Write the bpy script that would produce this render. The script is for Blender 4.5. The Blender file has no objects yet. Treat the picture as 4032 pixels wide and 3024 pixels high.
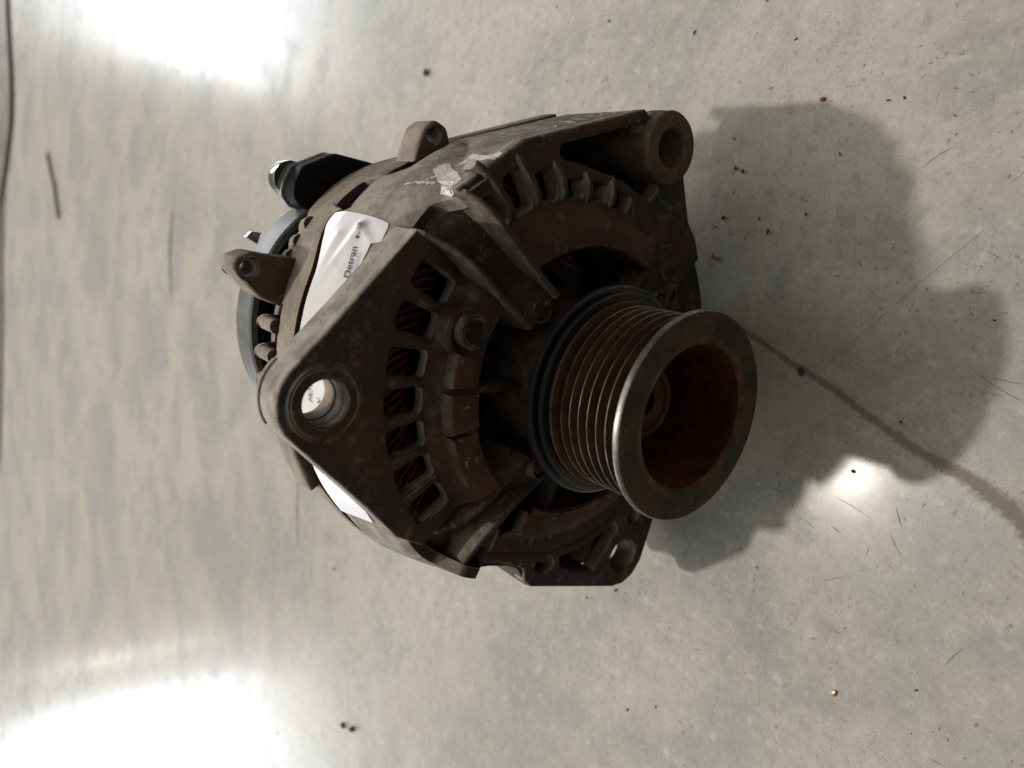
import bpy, bmesh, math, random
from math import sin, cos, pi, radians, sqrt, atan2
from mathutils import Vector, Matrix, noise as mnoise

random.seed(7)
scene = bpy.context.scene
COL = scene.collection

# ---------------------------------------------------------------- frame
# The casting is described in millimetres: x to the right, y up, z along the
# shaft (pulley end positive).  W() turns that into world metres.
H = 86.7                                   # shaft height above the floor


def W(x, y, z):
    return Vector((x * .001, -z * .001, (y + H) * .001))


# ---------------------------------------------------------------- camera
cam_d = bpy.data.cameras.new('camera')
cam = bpy.data.objects.new('camera', cam_d)
COL.objects.link(cam)
cr = Vector((.15104, -.62598, -.76507))    # image right
cu = Vector((.97455, .22399, .00913))      # image up
cr.normalize()
cu = (cu - cr * cu.dot(cr)).normalized()
cb = cr.cross(cu)
m = Matrix((cr, cu, cb)).transposed().to_4x4()
m.translation = W(42.76, 203.94, 145.29)
cam.matrix_world = m
cam_d.sensor_width = 36
cam_d.lens = 27.03
cam_d.clip_start = .01
cam_d.clip_end = 100
cam_d.dof.use_dof = True
cam_d.dof.focus_distance = .275
cam_d.dof.aperture_fstop = 10
scene.camera = cam
scene.render.resolution_x, scene.render.resolution_y = 1024, 768

# ---------------------------------------------------------------- light
wd = bpy.data.worlds.new('World')
scene.world = wd
wd.use_nodes = True
bg = wd.node_tree.nodes['Background']
bg.inputs[0].default_value = (1.0, .94, .86, 1)
bg.inputs[1].default_value = .16


def area(name, loc, to, sx, sy, power, color):
    d = bpy.data.lights.new(name, 'AREA')
    d.shape = 'RECTANGLE'
    d.size, d.size_y = sx, sy
    d.energy = power
    d.color = color
    o = bpy.data.objects.new(name, d)
    COL.objects.link(o)
    o.location = loc
    o.rotation_euler = (Vector(to) - Vector(loc)).to_track_quat('-Z', 'Y').to_euler()
    return o


def azel(az, el, dist, base=(0, 0, 0)):
    a, e = radians(az), radians(el)
    return Vector(base) + Vector((sin(a) * cos(e), cos(a) * cos(e), sin(e))) * dist


# roof light high behind the part: gives the main shadow and the sheen spot
area('roof_light', azel(-26.6, 63.5, 4.0), (0, 0, .03), .14, .14, 82, (1, .94, .86))
# added fill lamp, a broad weak glow from above and behind
area('fill_glow', (-.4, 2.4, 3.6), (-.4, 2.0, 0), 6.0, 5.0, 120, (1, .955, .89))
# the two bright doorways far behind (their mirror images lie on the floor)
def doorway(name, az0, az1, z0, z1, dist, radiance, color):
    a0, a1 = radians(az0), radians(az1)
    am = (a0 + a1) / 2
    wdt = 2 * dist * math.tan(abs(a1 - a0) / 2)
    c = Vector((sin(am) * dist, cos(am) * dist, (z0 + z1) / 2))
    o = area(name, c, Vector((0, 0, c.z)), wdt, z1 - z0, radiance * wdt * (z1 - z0) * pi, color)
    return o


doorway('doorway_light', -52, -34.1, .66, 1.60, 5.0, 20, (.86, .93, 1))
doorway('window_light', 9.5, 30, .98, 1.74, 5.0, 20, (.88, .94, 1))
doorway('door_gap_light', -31.4, -31.1, .66, 1.5, 5.0, 18, (1, .98, .93))

scene.view_settings.view_transform = 'Standard'
scene.view_settings.look = 'None'
scene.view_settings.exposure = 0
scene.view_settings.gamma = 1

# ---------------------------------------------------------------- materials


class NT:
    def __init__(s, name):
        s.m = bpy.data.materials.new(name)
        s.m.use_nodes = True
        s.t = s.m.node_tree
        s.n = s.t.nodes
        s.b = s.n['Principled BSDF']
        s.co = s.n.new('ShaderNodeTexCoord').outputs['Object']

    def link(s, a, b):
        s.t.links.new(a, b)

    def noise(s, scale, detail=4, rough=.55, vec=None, dist=0):
        n = s.n.new('ShaderNodeTexNoise')
        n.inputs['Scale'].default_value = scale
        n.inputs['Detail'].default_value = detail
        n.inputs['Roughness'].default_value = rough
        n.inputs['Distortion'].default_value = dist
        s.link(vec or s.co, n.inputs['Vector'])
        return n.outputs['Fac']

    def voro(s, scale, feature='F1', vec=None, rnd=1):
        n = s.n.new('ShaderNodeTexVoronoi')
        n.feature = feature
        n.inputs['Scale'].default_value = scale
        n.inputs['Randomness'].default_value = rnd
        s.link(vec or s.co, n.inputs['Vector'])
        return n.outputs['Distance']

    def ramp(s, fac, *stops):
        n = s.n.new('ShaderNodeMapRange')
        n.interpolation_type = 'SMOOTHSTEP'
        a, b = stops
        n.inputs['From Min'].default_value = a
        n.inputs['From Max'].default_value = b
        s.link(fac, n.inputs['Value'])
        return n.outputs['Result']

    def mix(s, fac, a, b):
        n = s.n.new('ShaderNodeMix')
        n.data_type = 'RGBA'
        for v, sock in ((fac, n.inputs['Factor']), (a, n.inputs['A']), (b, n.inputs['B'])):
            if isinstance(v, (int, float)):
                sock.default_value = v
            elif isinstance(v, tuple):
                sock.default_value = (*v, 1) if len(v) == 3 else v
            else:
                s.link(v, sock)
        # RGBA sockets are the third pair of the node
        return n.outputs['Result']

    def math(s, op, a, b=None, clamp=False):
        n = s.n.new('ShaderNodeMath')
        n.operation = op
        n.use_clamp = clamp
        for i, v in enumerate((a, b)):
            if v is None:
                continue
            if isinstance(v, (int, float)):
                n.inputs[i].default_value = v
            else:
                s.link(v, n.inputs[i])
        return n.outputs[0]

    def bump(s, h, dist, strength=1.0, prev=None):
        n = s.n.new('ShaderNodeBump')
        n.inputs['Distance'].default_value = dist
        n.inputs['Strength'].default_value = strength
        s.link(h, n.inputs['Height'])
        if prev is not None:
            s.link(prev, n.inputs['Normal'])
        return n.outputs['Normal']

    def map(s, scale=(1, 1, 1), rot=(0, 0, 0), loc=(0, 0, 0)):
        n = s.n.new('ShaderNodeMapping')
        n.inputs['Scale'].default_value = scale
        n.inputs['Rotation'].default_value = rot
        n.inputs['Location'].default_value = loc
        s.link(s.co, n.inputs['Vector'])
        return n.outputs[0]

    def set(s, **k):
        names = dict(color='Base Color', rough='Roughness', metal='Metallic', normal='Normal', alpha='Alpha',
                     spec='Specular IOR Level', coat='Coat Weight', ior='IOR')
        for a, v in k.items():
            sock = s.b.inputs[names[a]]
            if isinstance(v, (int, float)):
                sock.default_value = v
            elif isinstance(v, tuple):
                sock.default_value = (*v, 1)
            else:
                s.link(v, sock)
        return s.m


def mix_fix(s, fac, a, b):
    n = s.n.new('ShaderNodeMix')
    n.data_type = 'RGBA'
    ins = [i for i in n.inputs if i.type == 'RGBA']
    fs = n.inputs[0]
    for v, sock in ((fac, fs), (a, ins[0]), (b, ins[1])):
        if isinstance(v, (int, float)):
            sock.default_value = v
        elif isinstance(v, tuple):
            sock.default_value = (*v, 1) if len(v) == 3 else v
        else:
            s.link(v, sock)
    return [o for o in n.outputs if o.type == 'RGBA'][0]


NT.mix = mix_fix


def up_dust(t, lo=.05, hi=.75):
    """settled dust: how far the surface looks up, broken by noise"""
    g = t.n.new('ShaderNodeNewGeometry')
    sp = t.n.new('ShaderNodeSeparateXYZ')
    t.link(g.outputs['Normal'], sp.inputs[0])
    nz = t.noise(260, 4, .6)
    v = t.math('ADD', sp.outputs['Z'], t.math('MULTIPLY', t.math('SUBTRACT', nz, .5), .9))
    return t.ramp(v, lo, hi)


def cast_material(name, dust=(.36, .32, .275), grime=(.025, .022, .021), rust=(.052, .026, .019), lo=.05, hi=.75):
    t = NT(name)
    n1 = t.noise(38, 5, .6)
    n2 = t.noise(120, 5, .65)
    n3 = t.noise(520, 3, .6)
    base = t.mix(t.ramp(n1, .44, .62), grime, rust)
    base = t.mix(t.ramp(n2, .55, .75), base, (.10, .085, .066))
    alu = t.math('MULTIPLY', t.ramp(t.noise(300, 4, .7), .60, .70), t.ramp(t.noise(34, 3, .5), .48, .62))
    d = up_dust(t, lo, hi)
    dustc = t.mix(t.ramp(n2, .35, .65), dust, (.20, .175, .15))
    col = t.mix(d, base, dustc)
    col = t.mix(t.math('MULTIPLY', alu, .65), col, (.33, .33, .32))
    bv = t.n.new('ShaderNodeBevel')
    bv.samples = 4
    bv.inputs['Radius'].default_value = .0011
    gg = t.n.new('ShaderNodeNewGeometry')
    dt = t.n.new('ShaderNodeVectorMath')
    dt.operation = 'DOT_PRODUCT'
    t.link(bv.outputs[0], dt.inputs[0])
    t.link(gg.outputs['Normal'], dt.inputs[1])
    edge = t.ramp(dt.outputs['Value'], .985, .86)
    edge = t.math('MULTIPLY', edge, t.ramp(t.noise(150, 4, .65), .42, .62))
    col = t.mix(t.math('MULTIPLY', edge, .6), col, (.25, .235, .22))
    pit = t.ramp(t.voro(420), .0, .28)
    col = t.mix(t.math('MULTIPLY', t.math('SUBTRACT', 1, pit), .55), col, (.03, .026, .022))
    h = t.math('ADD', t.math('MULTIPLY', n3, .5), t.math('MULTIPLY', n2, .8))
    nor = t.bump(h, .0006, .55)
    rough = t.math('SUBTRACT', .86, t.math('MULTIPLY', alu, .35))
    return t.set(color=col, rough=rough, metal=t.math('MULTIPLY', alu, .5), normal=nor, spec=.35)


M = {}
M['cast'] = cast_material('dusty_cast_aluminium')
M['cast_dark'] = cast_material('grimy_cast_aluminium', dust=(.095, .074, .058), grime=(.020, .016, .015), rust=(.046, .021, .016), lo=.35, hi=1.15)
M['cast_rust'] = cast_material('rust_stained_casting', dust=(.10, .066, .046), grime=(.038, .019, .015), rust=(.074, .031, .021), lo=.5, hi=1.3)
M['cast_boss'] = cast_material('rust_dusted_boss', dust=(.13, .09, .055), grime=(.045, .032, .024), rust=(.095, .060, .036), lo=.3, hi=1.2)
M['cast_arm'] = cast_material('grimy_arm_casting', dust=(.105, .09, .075), grime=(.030, .027, .024), rust=(.05, .026, .02), lo=.1, hi=.9)
M['cast_rear'] = cast_material('rear_cast_aluminium', dust=(.31, .25, .185), grime=(.07, .056, .045), rust=(.09, .055, .038))


def rust_material():
    t = NT('rusty_pulley_steel')
    v = t.map((1, 1, 1))
    n1 = t.noise(70, 5, .65)
    n2 = t.noise(420, 4, .7)
    col = t.mix(t.ramp(n1, .35, .65), (.048, .023, .015), (.098, .050, .028))
    col = t.mix(t.ramp(n2, .55, .68), col, (.03, .017, .013))
    return t.set(color=col, rough=.8, normal=t.bump(n2, .0004, .6), spec=.3)


M['rust'] = rust_material()


def steel_dark():
    t = NT('dark_worn_steel')
    n1 = t.noise(60, 5, .65)
    n2 = t.noise(500, 3, .6)
    col = t.mix(t.ramp(n1, .4, .62), (.026, .023, .021), (.062, .043, .025))
    sp = t.ramp(t.noise(900, 2, .5), .70, .76)
    col = t.mix(t.math('MULTIPLY', sp, .6), col, (.5, .48, .45))
    return t.set(color=col, rough=t.math('ADD', .52, t.math('MULTIPLY', n1, .3)), spec=.15, metal=0, normal=t.bump(n2, .0002, .5))


M['steel'] = steel_dark()


def simple(name, color, rough, metal=0.0, nscale=200, var=.35, bump=.0002, spec=.5):
    t = NT(name)
    n1 = t.noise(nscale, 4, .6)
    lo = tuple(c * (1 - var) for c in color)
    hi = tuple(min(1, c * (1 + var)) for c in color)
    col = t.mix(t.ramp(n1, .3, .7), lo, hi)
    return t.set(color=col, rough=rough, metal=metal, spec=spec, normal=t.bump(n1, bump, .4))


M['red'] = simple('red_rust_inside', (.056, .014, .009), .85, 0, 160, .5, .0004, .2)
M['chamfer_rust'] = simple('rust_band', (.065, .040, .023), .8, 0, 130, .5, .0003, .25)
M['bright_steel'] = simple('polished_steel_edge', (.20, .20, .20), .4, 1, 300, .3)
M['chrome'] = simple('chromed_stud', (.62, .63, .63), .16, 1, 80, .15, .00005)
M['zinc'] = simple('zinc_plate', (.30, .30, .29), .5, .5, 120, .25)
M['grey_rim'] = simple('grey_cover_wall', (.11, .112, .112), .5, .2, 120, .25)
M['black'] = simple('black_plastic', (.007, .0068, .0068), .55, 0, 90, .4, .0002, .12)
M['black_rubber'] = simple('black_collar', (.012, .012, .013), .38, .2, 120, .4)
M['void'] = simple('shaded_interior', (.012, .010, .011), .8, 0, 120, .4)  # near-black colour stands in for the shade inside the housing
M['copper'] = simple('lacquered_red_winding', (.12, .019, .022), .5, .2, 240, .45)
M['wire_dark'] = simple('dark_winding_core', (.03, .008, .010), .6, 0, 240, .4)
M['lamination'] = simple('stator_lamination', (.07, .05, .045), .6, .4, 300, .4)
M['paint'] = simple('white_paint', (.62, .59, .58), .6, 0, 260, .18, .0003)
M['ink'] = simple('black_ink', (.02, .02, .022), .6, 0, 300, .3, .00001)
M['pen'] = simple('blue_black_pen', (.03, .03, .06), .6, 0, 300, .3, .00001)


def paper():
    t = NT('white_paper_label')
    n = t.noise(40, 3, .5)
    col = t.mix(t.ramp(n, .35, .65), (.68, .665, .68), (.74, .73, .735))
    sp = t.ramp(t.noise(700, 2, .5), .72, .76)
    col = t.mix(t.math('MULTIPLY', sp, .4), col, (.3, .28, .28))
    col = t.mix(t.math('MULTIPLY', t.ramp(t.noise(55, 5, .7), .50, .70), .35), col, (.42, .37, .31))
    return t.set(color=col, rough=.42, spec=.5)


M['paper'] = paper()


def concrete():
    t = NT('polished_concrete')
    big = t.noise(5.5, 5, .55, dist=.4)
    mid = t.noise(22, 6, .62, dist=.3)
    fine = t.noise(140, 5, .65)
    grain = t.noise(900, 3, .6)
    col = t.mix(t.ramp(big, .38, .62), (.41, .385, .33), (.30, .298, .272))
    col = t.mix(t.math('MULTIPLY', t.ramp(mid, .46, .66), .75), col, (.27, .268, .25))
    col = t.mix(t.math('MULTIPLY', t.ramp(t.noise(9, 4, .6, t.map((1, 1, 1), loc=(3, 1, 0))), .48, .64), .55), col, (.44, .40, .338))
    col = t.mix(t.math('MULTIPLY', t.ramp(fine, .52, .68), .5), col, (.25, .235, .205))
    col = t.mix(t.math('MULTIPLY', t.ramp(fine, .46, .32), .45), col, (.50, .485, .44))
    md2 = t.noise(60, 5, .7, dist=.2)
    col = t.mix(t.math('MULTIPLY', t.ramp(md2, .52, .66), .20), col, (.24, .23, .205))
    col = t.mix(t.math('MULTIPLY', t.ramp(md2, .47, .34), .16), col, (.52, .50, .455))
    # fine salt and pepper of the cement
    gr = t.noise(420, 4, .7)
    col = t.mix(t.math('MULTIPLY', t.ramp(gr, .54, .66), .26), col, (.20, .185, .155))
    col = t.mix(t.math('MULTIPLY', t.ramp(gr, .45, .34), .20), col, (.56, .54, .49))
    # small brown specks, ragged, denser in patches
    wv = t.n.new('ShaderNodeVectorMath')
    wv.operation = 'ADD'
    nz = t.n.new('ShaderNodeTexNoise')
    nz.inputs['Scale'].default_value = 300
    t.link(t.co, nz.inputs['Vector'])
    sc = t.n.new('ShaderNodeVectorMath')
    sc.operation = 'SCALE'
    sc.inputs['Scale'].default_value = .006
    t.link(nz.outputs['Color'], sc.inputs[0])
    t.link(t.co, wv.inputs[0])
    t.link(sc.outputs[0], wv.inputs[1])
    wo = wv.outputs[0]
    patchy = t.ramp(t.noise(26, 3, .6), .44, .60)
    sp = t.math('MULTIPLY', t.ramp(t.voro(260, vec=wo), .20, .10), patchy)
    col = t.mix(t.math('MULTIPLY', sp, .7), col, (.11, .085, .06))
    sp2 = t.math('MULTIPLY', t.ramp(t.voro(620, vec=wo), .24, .12), t.ramp(t.noise(15, 3, .6, t.map(loc=(5, 2, 1))), .42, .58))
    col = t.mix(t.math('MULTIPLY', sp2, .55), col, (.14, .115, .09))
    for rz, seed in ((.6, 1.0), (-.9, 7.0)):
        s1 = t.noise(90, 3, .5, t.map((.35, 8, 1), (0, 0, rz), (seed, seed, 0)))
        s1 = t.math('MULTIPLY', t.ramp(s1, .66, .71), t.ramp(t.noise(24, 2, .5, t.map(loc=(seed, 3, 2))), .52, .64))
        col = t.mix(t.math('MULTIPLY', s1, .35), col, (.17, .14, .11))
    rough = t.math('ADD', .22, t.math('MULTIPLY', t.ramp(mid, .3, .7), .14))
    rough = t.math('ADD', rough, t.math('MULTIPLY', sp, .3))
    nor = t.bump(grain, .00006, .2)
    nor = t.bump(fine, .0002, .15, nor)
    nor = t.bump(mid, .002, .03, nor)
    t.b.inputs['Coat Weight'].default_value = .08
    t.b.inputs['Coat Roughness'].default_value = .14
    return t.set(color=col, rough=rough, normal=nor, spec=.10)


M['concrete'] = concrete()


def dirt_material(name, col, thr, alpha=.85, wide=.75):
    t = NT(name)
    n = t.noise(120, 5, .7)
    n2 = t.noise(700, 3, .7)
    uv = t.n.new('ShaderNodeUVMap')
    sp = t.n.new('ShaderNodeSeparateXYZ')
    t.link(uv.outputs[0], sp.inputs[0])
    edge = t.math('ABSOLUTE', t.math('SUBTRACT', sp.outputs['X'], .5))      # 0 centre .5 edge
    a = t.math('SUBTRACT', t.math('ADD', t.math('MULTIPLY', n, .55), t.math('MULTIPLY', n2, .35)), t.math('MULTIPLY', edge, wide))
    a = t.ramp(a, thr, thr + .22)
    c = t.mix(n2, col, tuple(v * .6 for v in col))
    return t.set(color=c, rough=.8, alpha=t.math('MULTIPLY', a, alpha), spec=.2, normal=t.bump(n2, .0006, .7))


M['dirt'] = dirt_material('brown_floor_dirt', (.25, .185, .125), .12, .48)
M['scratch'] = dirt_material('pale_floor_scratch', (.55, .51, .43), .12, .8)
M['stain'] = dirt_material('faint_floor_stain', (.14, .135, .13), .2, .5)

# ---------------------------------------------------------------- mesh helpers


def new_obj(name, verts, faces, mat, parent=None, smooth=40, uvs=None):
    me = bpy.data.meshes.new(name)
    me.from_pydata([tuple(v) for v in verts], [], faces)
    return finish(name, me, mat, parent, smooth)


def finish(name, me, mat, parent=None, smooth=40):
    bm = bmesh.new()
    bm.from_mesh(me)
    bmesh.ops.remove_doubles(bm, verts=bm.verts, dist=1e-6)
    bmesh.ops.recalc_face_normals(bm, faces=bm.faces)
    lim = radians(smooth)
    for f in bm.faces:
        f.smooth = True
    for e in bm.edges:
        if len(e.link_faces) != 2 or e.calc_face_angle(0) > lim:
            e.smooth = False
    bm.to_mesh(me)
    bm.free()
    me.materials.append(M[mat] if isinstance(mat, str) else mat)
    o = bpy.data.objects.new(name, me)
    COL.objects.link(o)
    if parent is not None:
        o.parent = parent
    return o


def join_data(parts):
    """parts: list of (verts, faces) in casting mm -> one list pair in world"""
    V, F = [], []
    for v, f in parts:
        k = len(V)
        V += [W(*p) for p in v]
        F += [tuple(i + k for i in q) for q in f]
    return V, F


def make(name, parts, mat, parent=None, smooth=40):
    V, F = join_data(parts)
    return new_obj(name, V, F, mat, parent, smooth)


def pol(r, a):
    return (r * cos(radians(a)), r * sin(radians(a)))


def arc(cx, cy, r, a0, a1, n=10):
    return [(cx + r * cos(radians(a0 + (a1 - a0) * i / n)), cy + r * sin(radians(a0 + (a1 - a0) * i / n))) for i in range(n + 1)]


def fillet(pts, rad, n=5):
    """round the corners of a closed polygon; rad is a number or a list"""
    out = []
    N = len(pts)
    for i in range(N):
        p0, p, p1 = Vector(pts[i - 1]), Vector(pts[i]), Vector(pts[(i + 1) % N])
        r = rad[i] if isinstance(rad, (list, tuple)) else rad
        if r <= 0:
            out.append(tuple(p))
            continue
        a, b = (p0 - p), (p1 - p)
        la, lb = a.length, b.length
        a.normalize()
        b.normalize()
        ang = a.angle(b)
        if ang > pi - .05:
            out.append(tuple(p))
            continue
        t = min(r / math.tan(ang / 2), la * .48, lb * .48)
        rr = t * math.tan(ang / 2)
        c = p + (a + b).normalized() * (rr / sin(ang / 2))
        s, e = p + a * t - c, p + b * t - c
        a0 = atan2(s.y, s.x)
        a1 = atan2(e.y, e.x)
        d = (a1 - a0 + pi) % (2 * pi) - pi
        for k in range(n + 1):
            q = a0 + d * k / n
            out.append((c.x + rr * cos(q), c.y + rr * sin(q)))
    return out


def signed(pts):
    return sum(pts[i - 1][0] * pts[i][1] - pts[i][0] * pts[i - 1][1] for i in range(len(pts)))


def plate(outer, holes, z0, z1, bev=.8, res=2):
    """flat casting from z0 (back) to z1 (front) with through holes and rounded rims"""
    cu_ = bpy.data.curves.new('tmp', 'CURVE')
    cu_.dimensions = '2D'
    cu_.fill_mode = 'BOTH'
    for k, lp in enumerate([outer] + list(holes)):
        lp = list(lp)
        s = signed(lp)
        if (k == 0) != (s > 0):
            lp.reverse()
        sp = cu_.splines.new('POLY')
        sp.points.add(len(lp) - 1)
        for i, (x, y) in enumerate(lp):
            sp.points[i].co = (x, y, 0, 1)
        sp.use_cyclic_u = True
    cu_.extrude = (z1 - z0) / 2 - bev
    cu_.bevel_depth = bev
    cu_.bevel_resolution = res
    cu_.offset = -bev
    ob = bpy.data.objects.new('tmp', cu_)
    COL.objects.link(ob)
    dg = bpy.context.evaluated_depsgraph_get()
    me = bpy.data.meshes.new_from_object(ob.evaluated_get(dg))
    zc = (z0 + z1) / 2
    v = [(p.co.x, p.co.y, p.co.z + zc) for p in me.vertices]
    f = [tuple(q.vertices) for q in me.polygons]
    bpy.data.objects.remove(ob)
    bpy.data.curves.remove(cu_)
    bpy.data.meshes.remove(me)
    return v, f


def lathe(profile, a0=0, a1=360, n=96, c=(0, 0), closed=False):
    """profile [(r, z)...] turned round the z axis at c"""
    full = abs(a1 - a0) >= 359.9
    m_ = n if full else n + 1
    V = []
    for i in range(m_):
        a = radians(a0 + (a1 - a0) * i / n)
        for r, z in profile:
            V.append((c[0] + r * cos(a), c[1] + r * sin(a), z))
    P = len(profile)
    F = []
    for i in range(n):
        j = (i + 1) % m_
        for k in range(P if closed else P - 1):
            l = (k + 1) % P
            F.append((i * P + k, j * P + k, j * P + l, i * P + l))
    if closed and not full:
        F.append(tuple(range(P)))
        F.append(tuple(range((m_ - 1) * P, m_ * P)))
    return V, F


def cyl(c, r, z0, z1, n=32, ch=.5):
    x, y = c
    return lathe([(0.001, z0), (r - ch, z0), (r, z0 + ch), (r, z1 - ch), (r - ch, z1), (0.001, z1)], n=n, c=c)


def tubeshape(c, r0, r1, z0, z1, n=40, ch=.5):
    return lathe([(r0, z0), (r1 - ch, z0), (r1, z0 + ch), (r1, z1 - ch), (r1 - ch, z1), (r0 + ch, z1), (r0, z1 - ch)], n=n, c=c, closed=True)


def sweep(path, r, n=6, ry=None):
    """round bar through points (mm)"""
    V, F = [], []
    P = [Vector(p) for p in path]
    up = Vector((.13, .21, .97))
    for i, p in enumerate(P):
        t = (P[min(i + 1, len(P) - 1)] - P[max(i - 1, 0)]).normalized()
        s = t.cross(up).normalized()
        u = s.cross(t)
        for k in range(n):
            a = 2 * pi * k / n
            V.append(tuple(p + s * cos(a) * r + u * sin(a) * (ry or r)))
    for i in range(len(P) - 1):
        for k in range(n):
            l = (k + 1) % n
            F.append((i * n + k, i * n + l, (i + 1) * n + l, (i + 1) * n + k))
    F.append(tuple(range(n)))
    F.append(tuple(range((len(P) - 1) * n, len(P) * n)))
    return V, F


def prism(quad_front, quad_back):
    n = len(quad_front)
    V = list(quad_front) + list(quad_back)
    F = [tuple(range(n)), tuple(range(n, 2 * n))]
    for i in range(n):
        j = (i + 1) % n
        F.append((i, j, n + j, n + i))
    return V, F


def interp(tab, t):
    for (t0, v0), (t1, v1) in zip(tab, tab[1:]):
        if t <= t1:
            k = (t - t0) / (t1 - t0)
            return v0 + (v1 - v0) * k
    return tab[-1][1]


def wall(p0, p1, th, zf0, zf1, zb, bulge=0, crest=None):
    """a cast web standing along p0->p1, top edge from zf0 to zf1, bottom at zb, softly rounded on top"""
    a, b = Vector(p0), Vector(p1)
    d = (b - a).normalized()
    s = Vector((-d.y, d.x)) * th / 2
    V, F = [], []
    N = 12
    prof = [(-1, None), (-1, -.35), (-.75, -.1), (-.3, 0), (.3, 0), (.75, -.1), (1, -.35), (1, None)]
    for i in range(N + 1):
        t = i / N
        p = a + (b - a) * t
        z = zf0 + (zf1 - zf0) * t + bulge * sin(pi * t)
        if crest:
            z = interp(crest, t)
        for k, (u, dz) in enumerate(prof):
            q = p + s * u
            V.append((q.x, q.y, zb if dz is None else z + dz * th))
    P = len(prof)
    for i in range(N):
        for k in range(P - 1):
            F.append((i * P + k, i * P + k + 1, (i + 1) * P + k + 1, (i + 1) * P + k))
        F.append((i * P, (i + 1) * P, (i + 1) * P + P - 1, i * P + P - 1))
    F.append(tuple(range(P)))
    F.append(tuple(range(N * P, (N + 1) * P)))
    return V, F


def shell(a0, a1, rf, z0, z1, th=4, na=120, nz=10, ease=True):
    """curved skin between angles a0..a1; z0(a) back, z1(a) front, rf(a, z) outer radius"""
    V, F = [], []
    ring = []
    for i in range(na + 1):
        a = a0 + (a1 - a0) * i / na
        zb = z0(a) if callable(z0) else z0
        zf = z1(a) if callable(z1) else z1
        loop = []
        for k in range(nz + 1):
            z = zb + (zf - zb) * k / nz
            r = rf(a, z)
            if k in (0, nz):
                r -= .7
            loop.append((r, z))
        for k in range(nz, -1, -1):
            z = zb + (zf - zb) * k / nz
            loop.append((rf(a, z) - th, z))
        ring.append(loop)
        for r, z in loop:
            x, y = pol(r, a)
            V.append((x, y, z))
    P = len(ring[0])
    full = abs(a1 - a0) >= 359.9
    for i in range(na):
        for k in range(P):
            l = (k + 1) % P
            F.append((i * P + k, i * P + l, (i + 1) * P + l, (i + 1) * P + k))
    if not full:
        F.append(tuple(range(P)))
        F.append(tuple(range(na * P, (na + 1) * P)))
    return V, F


def label(o, text=None, cat=None, group=None, kind=None):
    if text:
        o['label'] = text
    if cat:
        o['category'] = cat
    if group:
        o['group'] = group
    if kind:
        o['kind'] = kind
    return o


# ================================================================ the floor
def make_floor():
    bm = bmesh.new()
    # fine grid near the part, one sheet in all
    s = 9.0
    vs = [bm.verts.new(v) for v in ((-s, -s, 0), (s, -s, 0), (s, s, 0), (-s, s, 0))]
    bm.faces.new(vs)
    me = bpy.data.meshes.new('floor')
    bm.to_mesh(me)
    bm.free()
    me.materials.append(M['concrete'])
    o = bpy.data.objects.new('floor', me)
    COL.objects.link(o)
    return label(o, kind='structure')


make_floor()

# ================================================================ the alternator
ALT = bpy.data.objects.new('alternator', None)
COL.objects.link(ALT)
label(ALT, 'dusty rust-brown used alternator lying on the concrete floor with its ribbed pulley facing out', 'alternator')


def sub(o, text):
    o['label'] = text
    return o


# ---------------- pulley
pul = [(9, -23), (21.0, -23), (22.6, -19), (23.6, -2.2), (24.6, -.9), (26.6, -.1), (33.8, -.0), (34.6, -.5), (35, -1.2), (35, -2.6), (34.4, -3.0), (32.3, -3.25)]
for k in range(7):
    zr = -4.3 - 4.0 * k
    pul += [(29.2, zr + .75 if k else zr + .7), (29.0, zr + .55), (31.9, zr + .14), (32.05, zr), (31.9, zr - .14)]
    pul += [(29.1, zr - 1.6), (28.9, zr - 2.0)]
pul += [(29.2, -31.2), (33.5, -32.0), (33.9, -33.2), (30, -34), (12, -34)]
# sort out the ridge profile again: valley - ridge - valley
body = [(24.6, -.9)]
pul_in = [(9, -29), (20.5, -29), (22.0, -25), (23.4, -2.2), (24.2, -.9)]
rim_f = [(26.8, -.05), (33.8, 0), (34.6, -.5)]
rim_s = [(34.6, -.5), (35, -1.2), (35, -2.5), (34.5, -3.0), (31.0, -3.1)]
groove = [(31.0, -3.1), (29.2, -3.3)]
ridge_prof = []
for k in range(7):
    zr = -4.6 - 3.97 * k
    groove += [(29.2, zr + .95), (31.75, zr + .22), (32.0, zr + .1), (32.0, zr - .1), (31.75, zr - .22), (29.2, zr - .95), (28.9, zr - 2.0)]
groove += [(29.2, -31.2), (33.0, -31.9), (33.4, -32.6), (33.0, -33.3), (28, -33.5)]
pulley = make('pulley', [lathe(groove, n=128)], 'rust', ALT, 30)
sub(pulley, 'rusty ribbed drum of the pulley')
make('pulley_recess', [lathe(pul_in, n=128)], 'red', pulley, 30)
make('pulley_face', [lathe(rim_f, n=128)], 'steel', pulley, 30)
make('pulley_chamfer', [lathe([(24.2, -.9), (25.2, -.35), (26.8, -.05)], n=128)], 'chamfer_rust', pulley, 30)
make('pulley_rim', [lathe(rim_s, n=128)], 'bright_steel', pulley, 30)
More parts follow.
